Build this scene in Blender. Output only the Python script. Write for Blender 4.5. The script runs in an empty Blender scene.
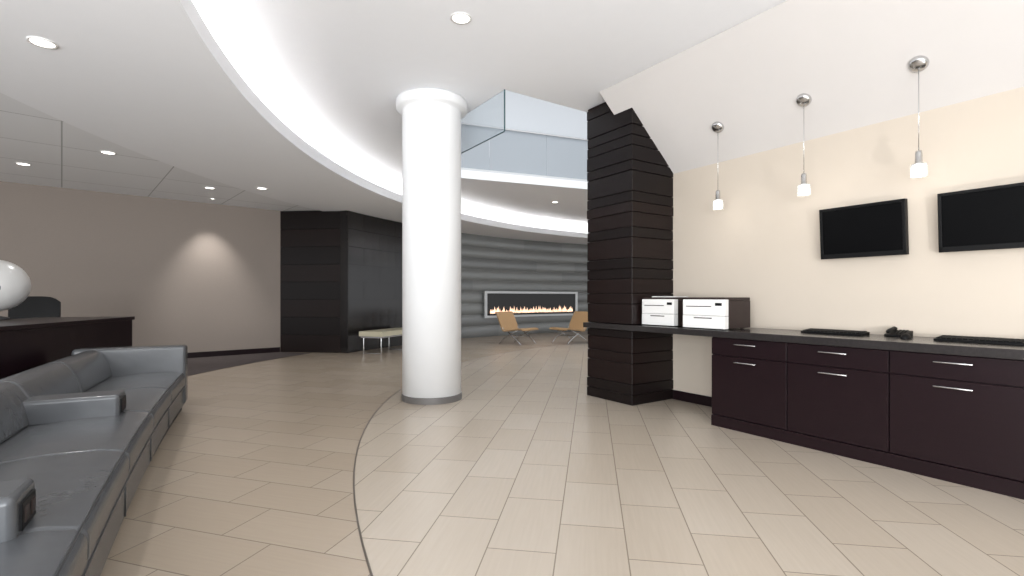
import bpy, bmesh, math, random
from mathutils import Vector, Matrix
from mathutils.geometry import tessellate_polygon
random.seed(4)
scene = bpy.context.scene
try:
    scene.view_settings.view_transform = 'Standard'
    scene.view_settings.look = 'None'
except Exception: pass

# ------------------------------------------------------------------ materials
def lin(c):
    r = []
    for x in c:
        x = x/255.0
        r.append(x/12.92 if x <= 0.04045 else ((x+0.055)/1.055)**2.4)
    return tuple(r)+(1.0,)

def mat(name, col, rough=0.5, metal=0.0, var=0.0, scale=8.0, bump=0.0, spec=0.5, emit=None, estr=0.0,
        trans=0.0, stretch=(1,1,1), coat=0.0):
    m = bpy.data.materials.new(name); m.use_nodes = True
    nt = m.node_tree; b = nt.nodes['Principled BSDF']
    c = lin(col)
    b.inputs['Base Color'].default_value = c
    b.inputs['Roughness'].default_value = rough
    b.inputs['Metallic'].default_value = metal
    b.inputs['Specular IOR Level'].default_value = spec
    b.inputs['Coat Weight'].default_value = coat
    if trans: b.inputs['Transmission Weight'].default_value = trans
    if emit:
        b.inputs['Emission Color'].default_value = lin(emit)
        b.inputs['Emission Strength'].default_value = estr
    tc = nt.nodes.new('ShaderNodeTexCoord'); mp = nt.nodes.new('ShaderNodeMapping')
    mp.inputs['Scale'].default_value = stretch
    nt.links.new(tc.outputs['Object'], mp.inputs['Vector'])
    nz = nt.nodes.new('ShaderNodeTexNoise'); nz.inputs['Scale'].default_value = scale
    nz.inputs['Detail'].default_value = 4
    nt.links.new(mp.outputs[0], nz.inputs['Vector'])
    if var:
        mx = nt.nodes.new('ShaderNodeMix'); mx.data_type = 'RGBA'
        mx.inputs[6].default_value = tuple(max(0, x*(1-var)) for x in c[:3])+(1,)
        mx.inputs[7].default_value = tuple(min(1, x*(1+var)) for x in c[:3])+(1,)
        nt.links.new(nz.outputs['Fac'], mx.inputs[0])
        nt.links.new(mx.outputs[2], b.inputs['Base Color'])
    if bump:
        bp = nt.nodes.new('ShaderNodeBump'); bp.inputs['Strength'].default_value = bump
        bp.inputs['Distance'].default_value = 0.01
        nt.links.new(nz.outputs['Fac'], bp.inputs['Height'])
        nt.links.new(bp.outputs[0], b.inputs['Normal'])
    return m

def brick_mat(name, c1, c2, cm, bw, bh, rot, mortar=0.004, rough=0.4, offset=0.5, grain=True, loc=(0,0,0), bumpd=0.002):
    m = bpy.data.materials.new(name); m.use_nodes = True
    nt = m.node_tree; b = nt.nodes['Principled BSDF']
    tc = nt.nodes.new('ShaderNodeTexCoord'); mp = nt.nodes.new('ShaderNodeMapping')
    mp.inputs['Rotation'].default_value = (0, 0, rot)
    mp.inputs['Location'].default_value = loc
    nt.links.new(tc.outputs['Object'], mp.inputs['Vector'])
    br = nt.nodes.new('ShaderNodeTexBrick')
    br.offset = offset
    br.inputs['Color1'].default_value = lin(c1); br.inputs['Color2'].default_value = lin(c2)
    br.inputs['Mortar'].default_value = lin(cm)
    br.inputs['Scale'].default_value = 1.0
    br.inputs['Brick Width'].default_value = bw; br.inputs['Row Height'].default_value = bh
    br.inputs['Mortar Size'].default_value = mortar; br.inputs['Mortar Smooth'].default_value = 0.1
    nt.links.new(mp.outputs[0], br.inputs['Vector'])
    col = br.outputs['Color']
    if grain:
        mp2 = nt.nodes.new('ShaderNodeMapping'); mp2.inputs['Scale'].default_value = (2, 40, 1)
        nt.links.new(mp.outputs[0], mp2.inputs['Vector'])
        nz = nt.nodes.new('ShaderNodeTexNoise'); nz.inputs['Scale'].default_value = 1.5; nz.inputs['Detail'].default_value = 5
        nt.links.new(mp2.outputs[0], nz.inputs['Vector'])
        rp = nt.nodes.new('ShaderNodeMapRange'); rp.inputs[3].default_value = 0.93; rp.inputs[4].default_value = 1.06
        nt.links.new(nz.outputs['Fac'], rp.inputs[0])
        mx = nt.nodes.new('ShaderNodeMix'); mx.data_type = 'RGBA'; mx.blend_type = 'MULTIPLY'; mx.inputs[0].default_value = 1
        nt.links.new(col, mx.inputs[6]); nt.links.new(rp.outputs[0], mx.inputs[7])
        col = mx.outputs[2]
    nt.links.new(col, b.inputs['Base Color'])
    b.inputs['Roughness'].default_value = rough
    bp = nt.nodes.new('ShaderNodeBump'); bp.inputs['Strength'].default_value = 0.5; bp.inputs['Distance'].default_value = bumpd
    bp.invert = True
    nt.links.new(br.outputs['Fac'], bp.inputs['Height']); nt.links.new(bp.outputs[0], b.inputs['Normal'])
    return m

R = math.radians
M_white   = mat('ceiling_paint', (242,244,248), 0.8, var=0.01)
M_white2  = mat('upper_paint', (208,211,214), 0.8, var=0.01)
M_cream   = mat('cream_paint', (206,202,199), 0.8, var=0.01)
M_beige   = mat('beige_wall_paint', (194,183,169), 0.8, var=0.015, scale=3)
M_taupe   = mat('taupe_wallcovering', (142,132,124), 0.85, var=0.05, scale=30, bump=0.1, stretch=(1,1,4))
M_espresso= mat('espresso_wood', (24,12,16), 0.3, var=0.25, scale=6, stretch=(1,1,14), spec=0.25)
M_pillar  = mat('pillar_wood', (24,14,13), 0.40, var=0.3, scale=4, stretch=(1,1,20), bump=0.08, spec=0.24)
M_pillar2 = mat('pillar_wood_dark', (17,10,10), 0.40, var=0.3, scale=4, stretch=(1,1,20), bump=0.08, spec=0.24)
M_blackp  = mat('black_panel', (25,15,13), 0.32, var=0.4, scale=4, stretch=(1,1,14), spec=0.25)
M_blackp2 = mat('black_panel_dark', (18,11,10), 0.32, var=0.4, scale=4, stretch=(1,1,14), spec=0.25)
M_blacktile = mat('slate_panel', (34,31,30), 0.18, var=0.25, scale=5, stretch=(1,1,10), spec=0.45)
M_blacktile2= mat('slate_panel_dark', (25,22,22), 0.18, var=0.25, scale=5, stretch=(1,1,10), spec=0.45)
M_grey    = mat('grey_glass_panel', (134,136,135), 0.30, var=0.10, scale=2, stretch=(1,1,10), metal=0.2)
M_grey2   = mat('grey_glass_panel_dark', (126,128,128), 0.30, var=0.10, scale=2, stretch=(1,1,10), metal=0.2)
M_granite = mat('granite', (40,37,37), 0.22, var=0.5, scale=60, spec=0.4)
M_leather = mat('grey_leather', (76,78,81), 0.27, var=0.10, scale=9, bump=0.22)
M_piping  = mat('leather_piping', (48,50,53), 0.35)
M_chrome  = mat('brushed_steel', (200,200,200), 0.25, metal=1.0)
M_black   = mat('black_plastic', (9,9,10), 0.5, spec=0.2)
M_screen  = mat('tv_screen', (3,3,4), 0.3, spec=0.1)
M_pwhite  = mat('printer_white', (222,221,219), 0.45)
M_pdark   = mat('printer_dark', (46,36,34), 0.45, spec=0.3)
M_colwhite= mat('column_paint', (232,233,234), 0.6, var=0.01)
M_basegrey= mat('column_base', (95,92,90), 0.4)
M_wicker  = mat('woven_cane', (168,136,98), 0.6, var=0.35, scale=90, bump=0.4)
M_benchl  = mat('cream_leather', (190,184,160), 0.45, var=0.05)
M_fireblk = mat('firebox_black', (20,18,18), 0.35)
M_frame   = mat('fireplace_frame', (205,207,208), 0.35, metal=0.3)
M_flame   = mat('flame', (255,210,170), 0.5, emit=(255,215,188), estr=1.5)
M_glow    = mat('lamp_glow', (255,250,240), 0.5, emit=(255,250,242), estr=6)
M_cove    = mat('cove_glow', (255,250,245), 0.5, emit=(255,251,246), estr=14)
M_globe   = mat('globe_white', (200,199,197), 0.3)
M_globeg  = mat('globe_grey', (60,60,62), 0.35)
M_carpet  = mat('carpet', (70,62,61), 0.95, var=0.5, scale=7, bump=0.5, stretch=(1,3,1))
M_floor_in  = brick_mat('tile_inner', (171,161,148), (166,155,141), (125,115,103), 0.61, 0.33, R(-81), 0.003, 0.26, loc=(0.1,0.168,0))
M_floor_out = brick_mat('tile_outer', (161,149,134), (155,142,126), (118,107,95), 0.61, 0.33, R(17), 0.003, 0.26)
M_seam    = mat('floor_joint', (80,72,64), 0.5)
M_act     = brick_mat('acoustic_tile', (234,236,239), (232,234,237), (180,182,184), 1.2, 1.2, R(-42), 0.008, 0.8, offset=0.0, grain=False)

def glass_mat(name, col, a):
    m = bpy.data.materials.new(name); m.use_nodes = True
    nt = m.node_tree; b = nt.nodes['Principled BSDF']
    b.inputs['Base Color'].default_value = lin(col); b.inputs['Roughness'].default_value = 0.05
    b.inputs['Alpha'].default_value = a
    return m
M_glass  = glass_mat('clear_glass', (160,172,180), 0.25)
M_glassb = glass_mat('balustrade_glass', (166,174,181), 0.55)
M_pglass = glass_mat('pendant_glass', (225,230,232), 0.35)
M_gedge  = mat('glass_edge', (60,84,88), 0.2)

# ------------------------------------------------------------------ builder
def ident(a,b,c): return (a,b,c)
class MB:
    def __init__(s): s.v=[]; s.f=[]; s.m=[]; s.sm=[]
    def add(s, vs, fs, mi=0, smooth=False):
        o=len(s.v); s.v += [tuple(x) for x in vs]
        for f in fs:
            s.f.append([i+o for i in f]); s.m.append(mi); s.sm.append(smooth)
    def box(s, a0,a1,b0,b1,c0,c1, mi=0, tf=ident, n=1, smooth=False):
        prof=[(b0,c0),(b1,c0),(b1,c1),(b0,c1)]
        s.sweep(prof,a0,a1,n,mi,tf,smooth)
    def sweep(s, prof, a0,a1,n=1,mi=0,tf=ident,smooth=False,closed=True):
        k=len(prof); vs=[]; fs=[]
        for i in range(n+1):
            a=a0+(a1-a0)*i/n
            for (b,c) in prof: vs.append(tf(a,b,c))
        for i in range(n):
            for j in range(k if closed else k-1):
                j2=(j+1)%k
                fs.append([i*k+j,i*k+j2,(i+1)*k+j2,(i+1)*k+j])
        if closed:
            fs.append(list(range(k))); fs.append([n*k+j for j in range(k)])
        s.add(vs,fs,mi,smooth)
    def lathe(s, prof, cx,cy, mi=0, n=48, smooth=True, rot=None, org=None):
        vs=[]; fs=[]; k=len(prof)
        for i in range(n):
            t=2*math.pi*i/n
            for (r,z) in prof:
                p=Vector((r*math.cos(t), r*math.sin(t), z))
                if rot: p=rot@p
                if org: p=p+Vector(org)
                else: p=p+Vector((cx,cy,0))
                vs.append(p)
        for i in range(n):
            i2=(i+1)%n
            for j in range(k-1):
                fs.append([i*k+j,i2*k+j,i2*k+j+1,i*k+j+1])
        s.add(vs,fs,mi,smooth)
    def tube(s, pts, r, mi=0, n=8):
        pts=[Vector(p) for p in pts]
        vs=[]; fs=[]
        for i,p in enumerate(pts):
            d=(pts[min(i+1,len(pts)-1)]-pts[max(i-1,0)]).normalized()
            up=Vector((0,0,1)) if abs(d.z)<0.9 else Vector((1,0,0))
            x=d.cross(up).normalized(); y=d.cross(x)
            for j in range(n):
                t=2*math.pi*j/n
                vs.append(p+x*r*math.cos(t)+y*r*math.sin(t))
        for i in range(len(pts)-1):
            for j in range(n):
                j2=(j+1)%n
                fs.append([i*n+j,i*n+j2,(i+1)*n+j2,(i+1)*n+j])
        fs.append(list(range(n))); fs.append([(len(pts)-1)*n+j for j in range(n)])
        s.add(vs,fs,mi,True)
    def build(s, name, mats, bevel=0, seg=3, parent=None, recalc=True):
        me=bpy.data.meshes.new(name)
        me.from_pydata(s.v,[],s.f)
        for m in mats: me.materials.append(m)
        for i,p in enumerate(me.polygons):
            p.material_index=s.m[i]; p.use_smooth=s.sm[i] or bevel>0.015
        if recalc:
            bm=bmesh.new(); bm.from_mesh(me)
            bmesh.ops.recalc_face_normals(bm,faces=bm.faces); bm.to_mesh(me); bm.free()
        ob=bpy.data.objects.new(name,me); scene.collection.objects.link(ob)
        if bevel:
            b=ob.modifiers.new('Bevel','BEVEL'); b.width=bevel; b.segments=seg; b.limit_method='ANGLE'; b.angle_limit=R(40)
            if bevel>0.015:
                w=ob.modifiers.new('WN','WEIGHTED_NORMAL')
        if parent: ob.parent=parent
        return ob

def empty(name, loc=(0,0,0), rz=0):
    e=bpy.data.objects.new(name,None); scene.collection.objects.link(e)
    e.location=loc; e.rotation_euler=(0,0,rz); e.empty_display_size=0.1
    return e

# ------------------------------------------------------------------ frames of reference
C0=(1.87,4.69); U=(-0.555,0.832); V=(0.832,0.555)
def TW(s_,v_,z): return (C0[0]+U[0]*s_+V[0]*v_, C0[1]+U[1]*s_+V[1]*v_, z)   # counter wall frame
CC=(8.0,6.6)
def TA(a,r,z): return (CC[0]+r*math.cos(R(a)), CC[1]+r*math.sin(R(a)), z)   # arc frame (deg)
FC=(7.7,6.0)
def TF(a,r,z): return (FC[0]+r*math.cos(R(a)), FC[1]+r*math.sin(R(a)), z)
HS=3.05; HU=3.5; WV=0.69

# ------------------------------------------------------------------ floor
b=MB()
b.box(-14,12,-6,22,-0.2,0,0)
b.build('floor',[M_floor_out])
b=MB(); b.box(60,262,0.0,9.15,0.0005,0.002,0,TF,n=120); b.build('floor_tile_inlay',[M_floor_in])
b=MB(); b.box(60,262,9.147,9.157,0.0005,0.0035,0,TF,n=120); b.build('trim_floor_joint',[M_seam])

# ------------------------------------------------------------------ left wall frame
A=Vector((-8.3,8.1)); B=Vector((-5.05,10.9)); dAB=(B-A).normalized(); nAB=Vector((-dAB.y,dAB.x))
def TL(s_,t,z):
    p=B-dAB*s_+nAB*t; return (p.x,p.y,z)
def TCarp(a,f,z):
    dirv=Vector((math.cos(R(a)),math.sin(R(a)))); c=Vector(CC)
    Wp=B-nAB*0.03
    rw=(Wp-c).dot(nAB)/dirv.dot(nAB)
    r=12.95+(max(rw,12.96)-12.95)*f
    p=c+dirv*r
    return (p.x,p.y,z)
b=MB(); b.box(161.8,177.0,0,1,0.0005,0.006,0,TCarp,n=40); b.build('carpet',[M_carpet])

# ------------------------------------------------------------------ ceilings
Pn=(-0.08,5.55)
hole=[Pn,(-1.47,7.63),(-1.6,9.41),(4.3,11.73),(5.2,9.07)]
def ceil_mesh(name,outer,holes,z,m):
    polys=[[Vector((x,y,z)) for x,y in outer]]+[[Vector((x,y,z)) for x,y in h] for h in holes]
    tris=tessellate_polygon(polys)
    vs=[v for p in polys for v in p]
    bb=MB(); bb.add(vs,[list(t) for t in tris],0)
    return bb
outer=[]
for i in range(0,121):
    a=80+(250-80)*i/120
    x,y,_=TA(a,11.1,0); outer.append((x,y))
bb=ceil_mesh('ceiling',outer,[hole],HU,M_white)
n=len(hole)
for i in range(n):
    p,q=hole[i],hole[(i+1)%n]
    bb.add([(p[0],p[1],HU),(q[0],q[1],HU),(q[0],q[1],HU+0.16),(p[0],p[1],HU+0.16)],[[0,1,2,3]])
bb.box(80,250,11.1,11.16,HS+0.1,HU+0.02,0,TA,n=100)
bb.build('ceiling',[M_white],recalc=False)
b=MB()
b.box(85,250,10.7,12.8,HS,HS+0.08,0,TA,n=120)
b.box(85,250,10.66,10.7,HS-0.0,HS+0.15,0,TA,n=120)
b.build('ceiling_soffit',[M_white])
b=MB(); b.box(140,240,12.8,18,HS+0.03,HS+0.09,0,TA,n=80); b.build('ceiling_acoustic',[M_act])
b=MB(); b.box(86,249,10.86,10.92,HS+0.085,HS+0.10,0,TA,n=120); b.build('cove_light_strip',[M_cove])

# sloped bulkhead over the counter
b=MB()
b.sweep([(-0.24,HU-0.004),(WV,2.65),(WV,HU-0.004)],-6,1.25,1,0,TW)
b.build('ceiling_slope',[M_cream])
# right wall
b=MB(); b.box(-6,1.7,WV,WV+0.15,0,HU-0.01,0,TW); b.build('wall_right',[M_beige])
b=MB(); b.box(0.0,0.985,WV-0.015,WV,0,0.11,0,TW); b.build('baseboard_right',[M_espresso],bevel=0.003)

# left wall
b=MB(); b.box(0,9,0,0.15,0,HS+0.04,0,TL); b.build('wall_left',[M_taupe])
b=MB(); b.box(0.01,9,-0.02,0,0,0.11,0,TL); b.build('baseboard_left',[M_espresso],bevel=0.003)
# black panel wall between left wall and the curve
K=Vector((-3.51,10.72)); dBK=(K-B).normalized(); nBK=Vector((-dBK.y,dBK.x)); LBK=(K-B).length
def TK(s_,t,z):
    p=B+dBK*s_+nBK*t; return (p.x,p.y,z)
b=MB()
b.box(-0.08,LBK,0.02,0.15,0,HS+0.02,1,TK)
hp=HS/8
for r_ in range(8):
    b.box(-0.03,LBK-0.002,0,0.02,r_*hp+0.005,(r_+1)*hp-0.005,r_%2,TK)
b.build('wall_black_panel',[M_blackp,M_blackp2],bevel=0.002,seg=1)
# curved slate wall
b=MB()
b.box(145,160.5,12.23,12.4,0,HS,1,TA,n=20)
nr=8; hz=HS/nr
for r_ in range(nr):
    off=0 if r_%2==0 else 2.6
    a=145-5.2+off
    while a<160.5:
        a0=max(a,145); a1=min(a+5.2,160.5)
        if a1>a0+0.3:
            j=random.uniform(0,0.004)
            b.box(a0+0.02,a1-0.02,12.2-j,12.23,r_*hz+0.005,(r_+1)*hz-0.005,random.randint(0,1),TA,n=4)
        a+=5.2
b.build('wall_slate',[M_blacktile,M_blacktile2])
# curved fireplace wall with gently bulging horizontal panels
b=MB()
nb=9; hb=HS/nb
b.box(96,145,12.26,12.45,0,HS,0,TA,n=60)
FA0,FA1=118.2,136.6; FZ0,FZ1=0.57,1.38
def band(a0,a1,z0,z1,mi):
    prof=[]
    k=8
    for i in range(k+1):
        t=i/k
        prof.append((12.25-(0.032*math.sin(math.pi*t)**0.6 if 0<t<1 else 0), z0+(z1-z0)*t))
    b.sweep(prof,a0,a1,max(2,int((a1-a0)/1.2)),mi,TA,True,closed=False)
for i in range(nb):
    off=[0,2.5,5][i%3]
    a=96-off
    while a<145:
        a0=max(a,96); a1=min(a+7.5,145); a+=7.5
        if a1-a0<0.2: continue
        band(a0+0.02,a1-0.02,i*hb+0.003,(i+1)*hb-0.003,random.choice((0,0,1)))
b.build('wall_back',[M_grey,M_grey2])

# ------------------------------------------------------------------ fireplace
b=MB()
fr=0.07
b.box(FA0,FA1,12.12,12.17,FZ1-fr,FZ1,0,TA,n=24)
b.box(FA0,FA1,12.12,12.17,FZ0,FZ0+fr,0,TA,n=24)
b.box(FA0,FA0+0.45,12.12,12.17,FZ0+fr,FZ1-fr,0,TA,n=2)
b.box(FA1-0.45,FA1,12.12,12.17,FZ0+fr,FZ1-fr,0,TA,n=2)
b.box(FA0+0.4,FA1-0.4,12.15,12.18,FZ0+fr-0.02,FZ1-fr+0.02,1,TA,n=24)
b.box(FA0+0.8,FA1-0.8,12.09,12.15,FZ0+fr,FZ0+fr+0.05,1,TA,n=24)
for i in range(64):
    a=FA0+1.0+(FA1-FA0-2.0)*(i+0.5)/64
    h=random.uniform(0.08,0.24)
    x,y,_=TA(a,12.12,0)
    w=random.uniform(0.015,0.03); z0=FZ0+fr+0.045
    b.lathe([(0.001,z0),(w,z0+h*0.25),(w*0.7,z0+h*0.55),(0.001,z0+h)],x,y,2,n=6)
b.build('fireplace',[M_frame,M_fireblk,M_flame])

# ------------------------------------------------------------------ round column
cx,cy=-0.944,5.9
b=MB()
b.lathe([(0.01,0.07),(0.342,0.07),(0.342,3.36),(0.345,3.375),(0.40,3.385),(0.413,3.40),(0.416,3.42),(0.416,3.47),(0.41,3.498),(0.01,3.498)],cx,cy,0,n=96)
b.lathe([(0.01,0.003),(0.352,0.003),(0.352,0.07),(0.342,0.075)],cx,cy,1,n=96,smooth=False)
b.build('round_column',[M_colwhite,M_basegrey],recalc=True)

# ------------------------------------------------------------------ clad pillar
b=MB()
def planks(z0,z1,i0):
    b.box(1.0,1.69,0.012,WV-0.002,z0,z1,1,TW)
    z=z0; i=i0
    while z<z1-0.02:
        h=[0.115,0.115,0.23,0.115,0.165][i%5]; zt=min(z+h,z1)
        j=random.uniform(0,0.010)
        b.box(0.985-j,1.70+j,0.0-j,WV-0.002,z+0.004,zt-0.004,random.randint(0,1),TW)
        z=zt; i+=1
planks(0.0,0.825,0)
planks(0.895,3.49,2)
b.build('wood_clad_pillar',[M_pillar,M_pillar2],bevel=0.003,seg=1)

# ------------------------------------------------------------------ counter + cabinets
b=MB()
SE=-3.6
b.box(SE,0,0.02,WV-0.003,0.10,0.828,0,TW)
b.box(SE,0,-0.005,WV-0.003,0,0.10,0,TW)
xs=[0,-0.70,-1.41,-2.12,-2.83,SE]
for i in range(5):
    s1,s0=xs[i],xs[i+1]
    b.box(s0+0.004,s1-0.004,-0.003,0.02,0.668,0.822,0,TW)
    b.box(s0+0.004,s1-0.004,-0.003,0.02,0.108,0.660,0,TW)
    c=(s0+s1)/2
    for hz_ in (0.775,0.615):
        p=[TW(c-0.10,-0.035,hz_),TW(c+0.10,-0.035,hz_)]
        b.tube(p,0.006,2)
        for q in (-0.08,0.08): b.tube([TW(c+q,-0.035,hz_),TW(c+q,0.0,hz_)],0.005,2)
b.build('counter_cabinet',[M_espresso,M_granite,M_chrome],bevel=0.002,seg=1)
b=MB()
b.box(SE,1.74,-0.045,WV-0.003,0.830,0.890,0,TW)
b.build('counter_top',[M_granite],bevel=0.004,seg=2)

ANG=math.atan2(-U[1],-U[0])
def printer(name,s_,v_,w,d,h,kind=0):
    e=empty(name,TW(s_,v_,0.891),ANG)   # local -y = front
    q=MB()
    q.box(-w/2+0.006,w/2-0.006,-d/2+0.03,d/2,0.012,h-0.03,1)            # dark body sides
    q.box(-w/2+0.004,w/2-0.004,-d/2+0.02,d/2-0.01,h-0.03,h,1)           # dark top
    q.box(-w/2,w/2,-d/2,-d/2+0.07,0.008,h*0.42,0)                       # paper tray front
    q.box(-w/2,w/2,-d/2+0.003,-d/2+0.07,h*0.43,h-0.02,0)                # upper front
    q.box(-w*0.22,w*0.22,-d/2-0.002,-d/2+0.01,h*0.33,h*0.37,1)          # tray grip
    q.box(-w*0.42,w*0.20,-d/2+0.000,-d/2+0.01,h*0.70,h*0.73,1)          # output slot
    q.box(w*0.29,w*0.44,-d/2-0.002,-d/2+0.01,h*0.74,h*0.83,2)           # control panel
    if kind==0:
        q.box(-w*0.36,w*0.36,-d/2+0.09,d/2-0.08,h,h+0.012,0)
    for sx in (-1,1):
        for sy in (-1,1):
            q.box(sx*(w/2-0.05)-0.015,sx*(w/2-0.05)+0.015,sy*(d/2-0.07)-0.015,sy*(d/2-0.07)+0.015,0,0.013,1)
    q.build('body',[M_pwhite,M_pdark,M_black],bevel=0.006,seg=3,parent=e)
    return e
printer('laser_printer',0.73,0.31,0.43,0.40,0.305,0)
printer('laser_printer',0.13,0.27,0.46,0.44,0.305,1)

def keyboard(s_,v_):
    e=empty('computer_keyboard',TW(s_,v_,0.891),ANG)
    q=MB(); q.sweep([(-0.08,0.0),(0.08,0.0),(0.08,0.028),(-0.08,0.014)],-0.23,0.23,1,0)
    for r_ in range(5):
        for c in range(15):
            x=-0.218+c*0.0292; y=-0.07+r_*0.029; z=0.015+ (y+0.08)/0.16*0.013
            q.box(x,x+0.025,y,y+0.024,z,z+0.009,0)
    q.build('keys',[M_black],bevel=0.0015,seg=1,parent=e)
keyboard(-0.88,0.40); keyboard(-1.80,0.38)
def mouse(s_,v_):
    e=empty('computer_mouse',TW(s_,v_,0.891),ANG)
    q=MB(); prof=[(0.001,0.038)]+[(0.05*math.sin(t*math.pi/12),0.038*math.cos(t*math.pi/12)) for t in range(1,7)]
    q.lathe(prof,0,0,0,n=20); q.lathe([(0.001,0.0),(0.05,0.0)],0,0,0,n=20)
    q.v=[(x*0.65,y,z) for x,y,z in q.v]
    q.build('shell',[M_black],parent=e)
mouse(-1.40,0.33)
def phone(s_,v_):
    e=empty('desk_telephone',TW(s_,v_,0.891),ANG)
    q=MB(); q.sweep([(-0.08,0),(0.08,0),(0.08,0.045),(-0.08,0.015)],-0.07,0.07,1,0)
    q.tube([(-0.045,-0.08,0.035),(-0.045,-0.05,0.045),(-0.045,0.05,0.062),(-0.045,0.08,0.055)],0.014,0)
    for i in range(3):
        for j in range(4): q.box(0.0+i*0.022,0.016+i*0.022,-0.06+j*0.024,-0.044+j*0.024,0.022+j*0.008,0.028+j*0.008,0)
    q.build('handset_base',[M_black],bevel=0.003,seg=2,parent=e)
phone(-1.28,0.55); phone(-2.2,0.45)

# TVs
def tv(s0,s1):
    e=empty('wall_television',TW((s0+s1)/2,WV-0.075,1.755),ANG)
    w=abs(s1-s0); h=0.44
    q=MB()
    q.box(-w/2,w/2,-0.02,0.025,-h/2,h/2,0)
    fb=0.022
    q.box(-w/2,w/2,-0.03,-0.02,h/2-fb,h/2,0); q.box(-w/2,w/2,-0.03,-0.02,-h/2,-h/2+fb*1.8,0)
    q.box(-w/2,-w/2+fb,-0.03,-0.02,-h/2,h/2,0); q.box(w/2-fb,w/2,-0.03,-0.02,-h/2,h/2,0)
    q.box(-w/2+fb,w/2-fb,-0.024,-0.02,-h/2+fb,h/2-fb,1)
    q.box(-0.12,0.12,0.025,0.058,-0.1,0.1,0)
    o=q.build('panel',[M_black,M_screen],bevel=0.003,seg=2,parent=e)
    o.rotation_euler=(R(4),0,0)
tv(-0.685,-1.315); tv(-1.515,-2.17)

# pendants
def pendant(s_):
    v_=0.385; zc=3.278-0.924*v_
    x,y,_=TW(s_,v_,0)
    e=empty('pendant_light',(x,y,2.09))
    q=MB()
    vdir=Vector((V[0],V[1],-0.924)).normalized(); udir=Vector((U[0],U[1],0)); nn=udir.cross(vdir).normalized()
    if nn.z>0: nn=-nn
    rot=Matrix((udir,nn.cross(udir),nn)).transposed()
    org=(0,0,zc-2.09)
    q.lathe([(0.001,0.034),(0.045,0.030),(0.058,0.018),(0.062,0.0)],0,0,0,n=32,rot=rot,org=org)
    q.tube([(0,0,zc-2.09-0.02),(0,0,0.19)],0.003,0)
    q.lathe([(0.001,0.19),(0.018,0.187),(0.022,0.17),(0.022,0.10),(0.03,0.095),(0.03,0.088),(0.001,0.088)],0,0,0,n=24)
    q.build('canopy_and_wire',[M_chrome],parent=e)
    q=MB(); q.lathe([(0.05,0.0),(0.05,0.085),(0.03,0.095)],0,0,0,n=32); q.build('glass_shade',[M_pglass],parent=e)
    q=MB(); q.lathe([(0.001,0.008),(0.032,0.012),(0.036,0.04),(0.03,0.08),(0.001,0.085)],0,0,0,n=24); q.build('frosted_bulb',[M_glow],parent=e)
    l=bpy.data.lights.new('bulb_light','POINT'); l.energy=0.6; l.shadow_soft_size=0.04; l.color=(1,0.95,0.88)
    o=bpy.data.objects.new('bulb_light',l); scene.collection.objects.link(o); o.parent=e; o.location=(0,0,-0.05)
for s_ in (0.19,-0.646,-1.46): pendant(s_)

# ------------------------------------------------------------------ downlights
def downlight(x,y,z,power=25,size=70,r=0.085,blend=0.6,aim=None):
    e=empty('recessed_downlight',(x,y,z))
    q=MB(); q.lathe([(r,0.0),(r+0.002,-0.008),(r-0.014,-0.010),(r-0.018,-0.001)],0,0,0,n=32); q.build('trim_ring',[M_pwhite],parent=e)
    q=MB(); q.lathe([(0.001,-0.004),(r-0.017,-0.004)],0,0,0,n=32); q.build('lens',[M_glow],parent=e)
    if power:
        l=bpy.data.lights.new('spot','SPOT'); l.energy=power; l.spot_size=R(size); l.spot_blend=blend; l.shadow_soft_size=0.05; l.color=(1,0.97,0.94)
        o=bpy.data.objects.new('spot',l); scene.collection.objects.link(o); o.parent=e; o.location=(0,0,-0.03)
        if aim:
            d=Vector(aim)-Vector((x,y,z)); o.rotation_euler=d.to_track_quat('-Z','Y').to_euler()
P=75
downlight(-3.41,3.63,HS,P,110)
downlight(-5.25,6.5,HS+0.03,P*0.6,110)
downlight(-6.9,7.06,HS+0.03,P*0.4,110)
downlight(-4.25,8.5,HS,P,110)
downlight(-5.2,8.6,HS+0.03,P*0.4,110)
downlight(-5.72,9.55,HS+0.03,140,66,aim=(-6.0,9.95,1.4),r=0.05,blend=0.9)
downlight(-0.42,4.12,HU,P,120)
downlight(1.04,12.1,HU,P*2.0,120)
downlight(-1.6,12.4,HU,P*2.0,120)
downlight(0.8,2.0,HU,P*0.6,120)

# ------------------------------------------------------------------ glass smoke baffle and balustrade, upper storey
b=MB()
p=Vector((-0.08,5.55)); q_=Vector((-1.47,7.63)); d=(q_-p).normalized(); nrm=Vector((-d.y,d.x)); L=(q_-p).length
def TB(s_,t,z):
    w=p+d*s_+nrm*t; return (w.x,w.y,z)
b.box(0,L,0.0,0.012,HU-0.46,HU,0,TB)
b.box(-0.012,0,0.0,0.012,HU-0.46,HU,1,TB)
b.box(0,L,0.0,0.012,HU-0.468,HU-0.46,1,TB)
b.build('glass_smoke_baffle',[M_glass,M_gedge])
b=MB()
p2=Vector((-1.6,9.41)); q2=Vector((4.3,11.73)); d2=(q2-p2).normalized(); n2=Vector((-d2.y,d2.x)); L2=(q2-p2).length
def TB2(s_,t,z):
    w=p2+d2*s_+n2*t; return (w.x,w.y,z)
s_=0
while s_<L2-0.1:
    s1=min(s_+1.25,L2)
    b.box(s_+0.004,s1-0.004,0.03,0.045,HU+0.16,HU+1.05,0,TB2); s_+=1.25
b.box(0,L2,0.02,0.055,HU+1.05,HU+1.075,1,TB2)
b.build('glass_balustrade',[M_glassb,M_chrome])
b=MB(); b.box(-2,L2+2,0.0,3.0,HU+0.16,HU+0.2,0,TB2); b.build('floor_mezzanine',[M_white2])
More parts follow.
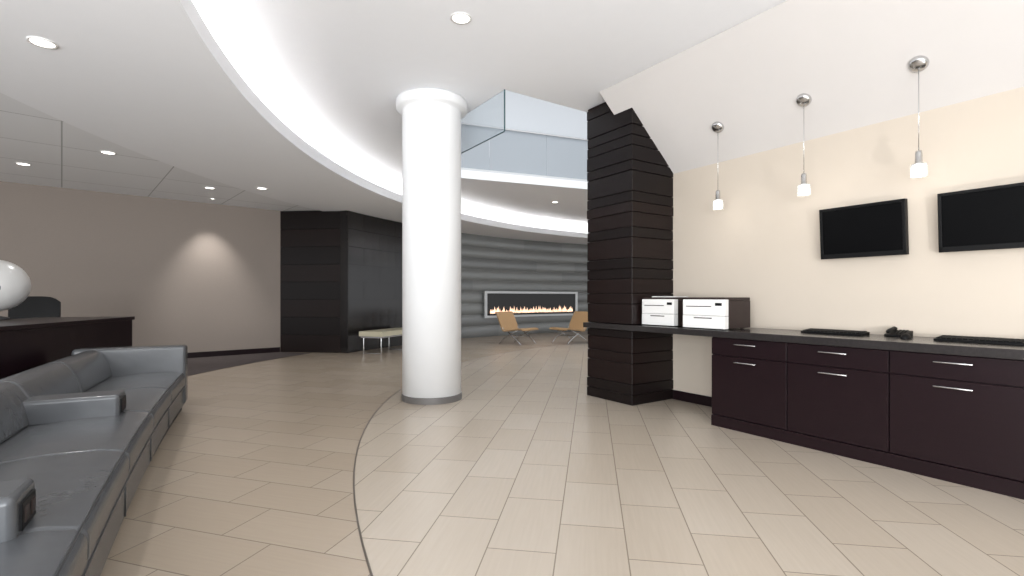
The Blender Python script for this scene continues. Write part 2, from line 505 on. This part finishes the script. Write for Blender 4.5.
b=MB(); b.box(-2,L2+2,3.0,3.15,HU+0.2,7.0,0,TB2)
b.box(-2,L2+2,2.9,3.0,5.55,5.62,1,TB2)
b.build('wall_upper',[M_white2,M_glass])

# ------------------------------------------------------------------ sofa
F0=(-3.5,5.4)
def phi(t): return R(26.5+1.2*t)
def path(t):
    n=max(1,int(abs(t)/0.1)+1); x,y=F0; h=t/n
    for i in range(n):
        f=phi((i+0.5)*h); x+=math.sin(f)*h; y-=math.cos(f)*h
    return x,y
def TS(t,w,z):
    x,y=path(t); f=phi(t)
    return (x-math.cos(f)*w, y-math.sin(f)*w, z)
TEND=4.95
sofa=empty('sectional_sofa')
q=MB(); q.box(0.05,TEND-0.05,0.05,0.85,0.0,0.06,0,TS,n=16); q.build('plinth',[M_black],parent=sofa)
q=MB(); q.box(0.0,TEND,0.02,0.93,0.05,0.27,0,TS,n=16); q.build('base',[M_leather],bevel=0.025,parent=sofa)
t1,t2=2.22,4.15; aw=0.24
q=MB()
cuts=((0.2,1.2),(1.206,2.2),(2.206,3.2),(3.206,4.2),(4.206,TEND))
for (a0,a1) in cuts:
    prof=[(0.0,0.275),(0.0,0.38),(0.03,0.412),(0.12,0.43),(0.35,0.435),(0.66,0.41),(0.70,0.40),(0.70,0.275)]
    q.sweep(prof,a0,a1,8,0,TS)
q.build('seat_cushions',[M_leather],bevel=0.018,seg=3,parent=sofa)
q=MB()
q.sweep([(0.70,0.27),(0.74,0.64),(0.93,0.64),(0.95,0.08),(0.9,0.06),(0.7,0.06)],0.0,TEND,16,0,TS)
q.build('back_frame',[M_leather],bevel=0.025,parent=sofa)
q=MB()
for (a0,a1) in cuts:
    q.sweep([(0.60,0.415),(0.63,0.55),(0.69,0.65),(0.73,0.68),(0.82,0.68),(0.84,0.64),(0.80,0.415)],a0,a1,8,0,TS)
q.build('back_cushions',[M_leather],bevel=0.02,seg=3,parent=sofa)
q=MB()
for i in range(1):
    q.tube([TS(0.2+(TEND-0.2)*k/30,0.004,0.273) for k in range(31)],0.006,0)
    q.tube([TS(0.21+(TEND-0.21)*k/30,0.022,0.405) for k in range(31)],0.0045,0)
for t in (1.203,2.203,3.203,4.203):
    q.tube([TS(t,0.018,0.07),TS(t,0.018,0.265)],0.004,0)
q.build('piping',[M_piping],parent=sofa)
q=MB()
q.box(0.0,0.2,0.0,0.93,0.08,0.69,0,TS,n=1)
q.build('arm_end',[M_leather],bevel=0.03,seg=4,parent=sofa)
q=MB()
W0=0.17
for t in (t1,t2):
    q.box(t-aw/2,t+aw/2,W0,0.68,0.40,0.565,0,TS,n=1)
q.build('arm_dividers',[M_leather],bevel=0.025,seg=4,parent=sofa)
q=MB()
for t in (t1,t2):
    q.box(t-0.075,t+0.075,W0-0.008,W0+0.005,0.44,0.53,0,TS)
    for k in (-0.035,0.035):
        q.box(t+k-0.02,t+k+0.02,W0-0.012,W0-0.005,0.46,0.51,1,TS)
q.build('power_outlets',[M_black,M_pdark],bevel=0.002,seg=1,parent=sofa)

# ------------------------------------------------------------------ reception desk
De=Vector((-4.75,6.3)); Dn=Vector((-4.25,4.15)); dd=(Dn-De).normalized(); dn=Vector((dd.y,-dd.x))
if dn.x>0: dn=-dn
def TD(s_,t,z):
    w=De+dd*s_+dn*t; return (w.x,w.y,z)
b=MB()
b.box(0,4.2,0.0,0.95,0.915,0.955,0,TD)
b.box(0.02,4.17,0.02,0.92,0.08,0.915,0,TD)
b.box(0.05,4.1,0.06,0.88,0.0,0.08,1,TD)
b.build('reception_desk',[M_espresso,M_black],bevel=0.004,seg=2)

# sphere sculpture on desk
gx,gy=-5.60,5.42
e=empty('globe_sculpture',(gx,gy,0.956))
q=MB()
r=0.28; zc=0.37
q.lathe([(0.001,zc+r)]+[(r*math.sin(math.pi*i/28),zc+r*math.cos(math.pi*i/28)) for i in range(1,28)]+[(0.001,zc-r)],0,0,0,n=56)
q.lathe([(0.001,0.0),(0.11,0.0),(0.11,0.02),(0.03,0.04),(0.03,0.12)],0,0,1,n=32)
rotd=Vector((0.62,-0.78,-0.1)).to_track_quat('Z','Y').to_matrix()
q.lathe([(0.001,r*0.99),(0.07,r*0.985),(0.078,r*0.94)],0,0,1,n=40,rot=rotd,org=(0,0,zc))
q.build('sphere',[M_globe,M_globeg],parent=e)

# office chair behind desk
e=empty('office_chair',(-6.36,6.62,0),R(37))
q=MB()
q.box(-0.24,0.24,-0.24,0.24,0.45,0.53,0)
def backp(a,bq,c): return (a,0.22-0.25*a*a+0.1*(c-0.55)+bq,c-(18*a**4 if c>1.0 else 0))
q.box(-0.26,0.26,0.0,0.06,0.60,1.21,0,backp,n=10)
q.tube([(0,0.27,0.5),(0,0.3,0.75)],0.025,0)
q.tube([(0,0,0.12),(0,0,0.46)],0.03,0)
for i in range(5):
    a=i*2*math.pi/5
    q.tube([(0,0,0.12),(0.3*math.cos(a),0.3*math.sin(a),0.08)],0.02,0)
    q.lathe([(0.001,0.0),(0.025,0.005),(0.03,0.03),(0.025,0.055),(0.001,0.06)],0.3*math.cos(a),0.3*math.sin(a),0,n=12)
for sx in (-1,1):
    q.tube([(sx*0.24,0.05,0.5),(sx*0.3,0.05,0.55),(sx*0.3,0.05,0.7)],0.015,0); q.box(sx*0.3-0.03,sx*0.3+0.03,-0.12,0.15,0.70,0.73,0)
q.build('chair_body',[M_black],bevel=0.02,seg=3,parent=e)

# ------------------------------------------------------------------ bench
b=MB()
ba0,ba1=151.5,161.0
b.box(ba0,ba1,11.3,11.85,0.38,0.48,0,TA,n=10)
b.box(ba0+0.1,ba1-0.1,11.33,11.82,0.345,0.375,1,TA,n=10)
for a in (ba0+0.4,(ba0+ba1)/2,ba1-0.4):
    for r_ in (11.36,11.79):
        x,y,_=TA(a,r_,0); b.tube([(x,y,0.0),(x,y,0.36)],0.013,1)
    x,y,_=TA(a,11.36,0); x2,y2,_=TA(a,11.79,0); b.tube([(x,y,0.02),(x2,y2,0.02)],0.012,1)
b.build('bench',[M_benchl,M_chrome],bevel=0.014,seg=3)

# ------------------------------------------------------------------ lounge chairs
def lounge(x,y,rz):
    e=empty('lounge_chair',(x,y,0),rz)
    q=MB()
    line=[(0.40,0.375),(0.36,0.40),(0.28,0.405),(0.0,0.36),(-0.2,0.335),(-0.25,0.36),(-0.30,0.45),(-0.40,0.66),(-0.47,0.80),(-0.50,0.815)]
    th=0.03
    prof=[(a,c+th/2) for a,c in line[:5]]+[(a+th/2,c+0.005) for a,c in line[5:]]+[(a-th/2,c-0.005) for a,c in reversed(line[5:])]+[(a,c-th/2) for a,c in reversed(line[:5])]
    q.sweep(prof,-0.33,0.33,1,0,lambda w,a,c:(a,w,c))
    q.build('woven_seat',[M_wicker],bevel=0.005,seg=2,parent=e)
    q=MB()
    for sy in (-0.30,0.30):
        pts=[(0.34,0.0),(0.24,0.10),(0.06,0.22),(-0.08,0.32)]
        pts2=[(-0.38,0.0),(-0.26,0.12),(-0.05,0.24),(0.22,0.37)]
        for pl in (pts,pts2):
            q.tube([(a,sy,c) for a,c in pl],0.013,0)
        q.tube([(-0.20,sy,0.33),(-0.30,sy,0.45),(-0.46,sy,0.80)],0.012,0)
    for (a,c) in ((0.10,0.20),(-0.12,0.2)):
        q.tube([(a,-0.30,c),(a,0.30,c)],0.01,0)
    q.build('steel_frame',[M_chrome],parent=e)
lounge(0.16,12.75,R(-40))
lounge(1.48,12.9,R(215))

# ------------------------------------------------------------------ lights and world
w=bpy.data.worlds.new('World'); scene.world=w; w.use_nodes=True
bg=w.node_tree.nodes['Background']; bg.inputs[0].default_value=(0.95,0.97,1.0,1); bg.inputs[1].default_value=1.15
def area(name,loc,target,sx,sy,e,col=(1,1,1)):
    l=bpy.data.lights.new(name,'AREA'); l.shape='RECTANGLE'; l.size=sx; l.size_y=sy; l.energy=e; l.color=col
    o=bpy.data.objects.new(name,l); scene.collection.objects.link(o); o.location=loc
    o.rotation_euler=(Vector(target)-Vector(loc)).to_track_quat('-Z','Y').to_euler()
area('added_ceiling_fill',(-1.5,-3.2,1.4),(-1.5,5,4.9),8,2.4,780,(0.95,0.975,1.0))  # added fill lamp behind the camera, tilted up to brighten the ceiling
area('skylight_daylight',(1.2,9,6.9),(1.2,9,0),5,4,140,(0.97,0.985,1))
area('strobe_light',(2.65,1.42,1.0),(2.3,4.9,2.3),0.05,0.05,24,(1,0.98,0.96))

cam=bpy.data.cameras.new('camera'); co=bpy.data.objects.new('camera',cam); scene.collection.objects.link(co)
co.location=(0,0,1.2); co.rotation_euler=(R(90),0,0)
cam.sensor_width=36; cam.lens=500/1024*36; cam.shift_y=9/1024; cam.clip_start=0.05
scene.camera=co
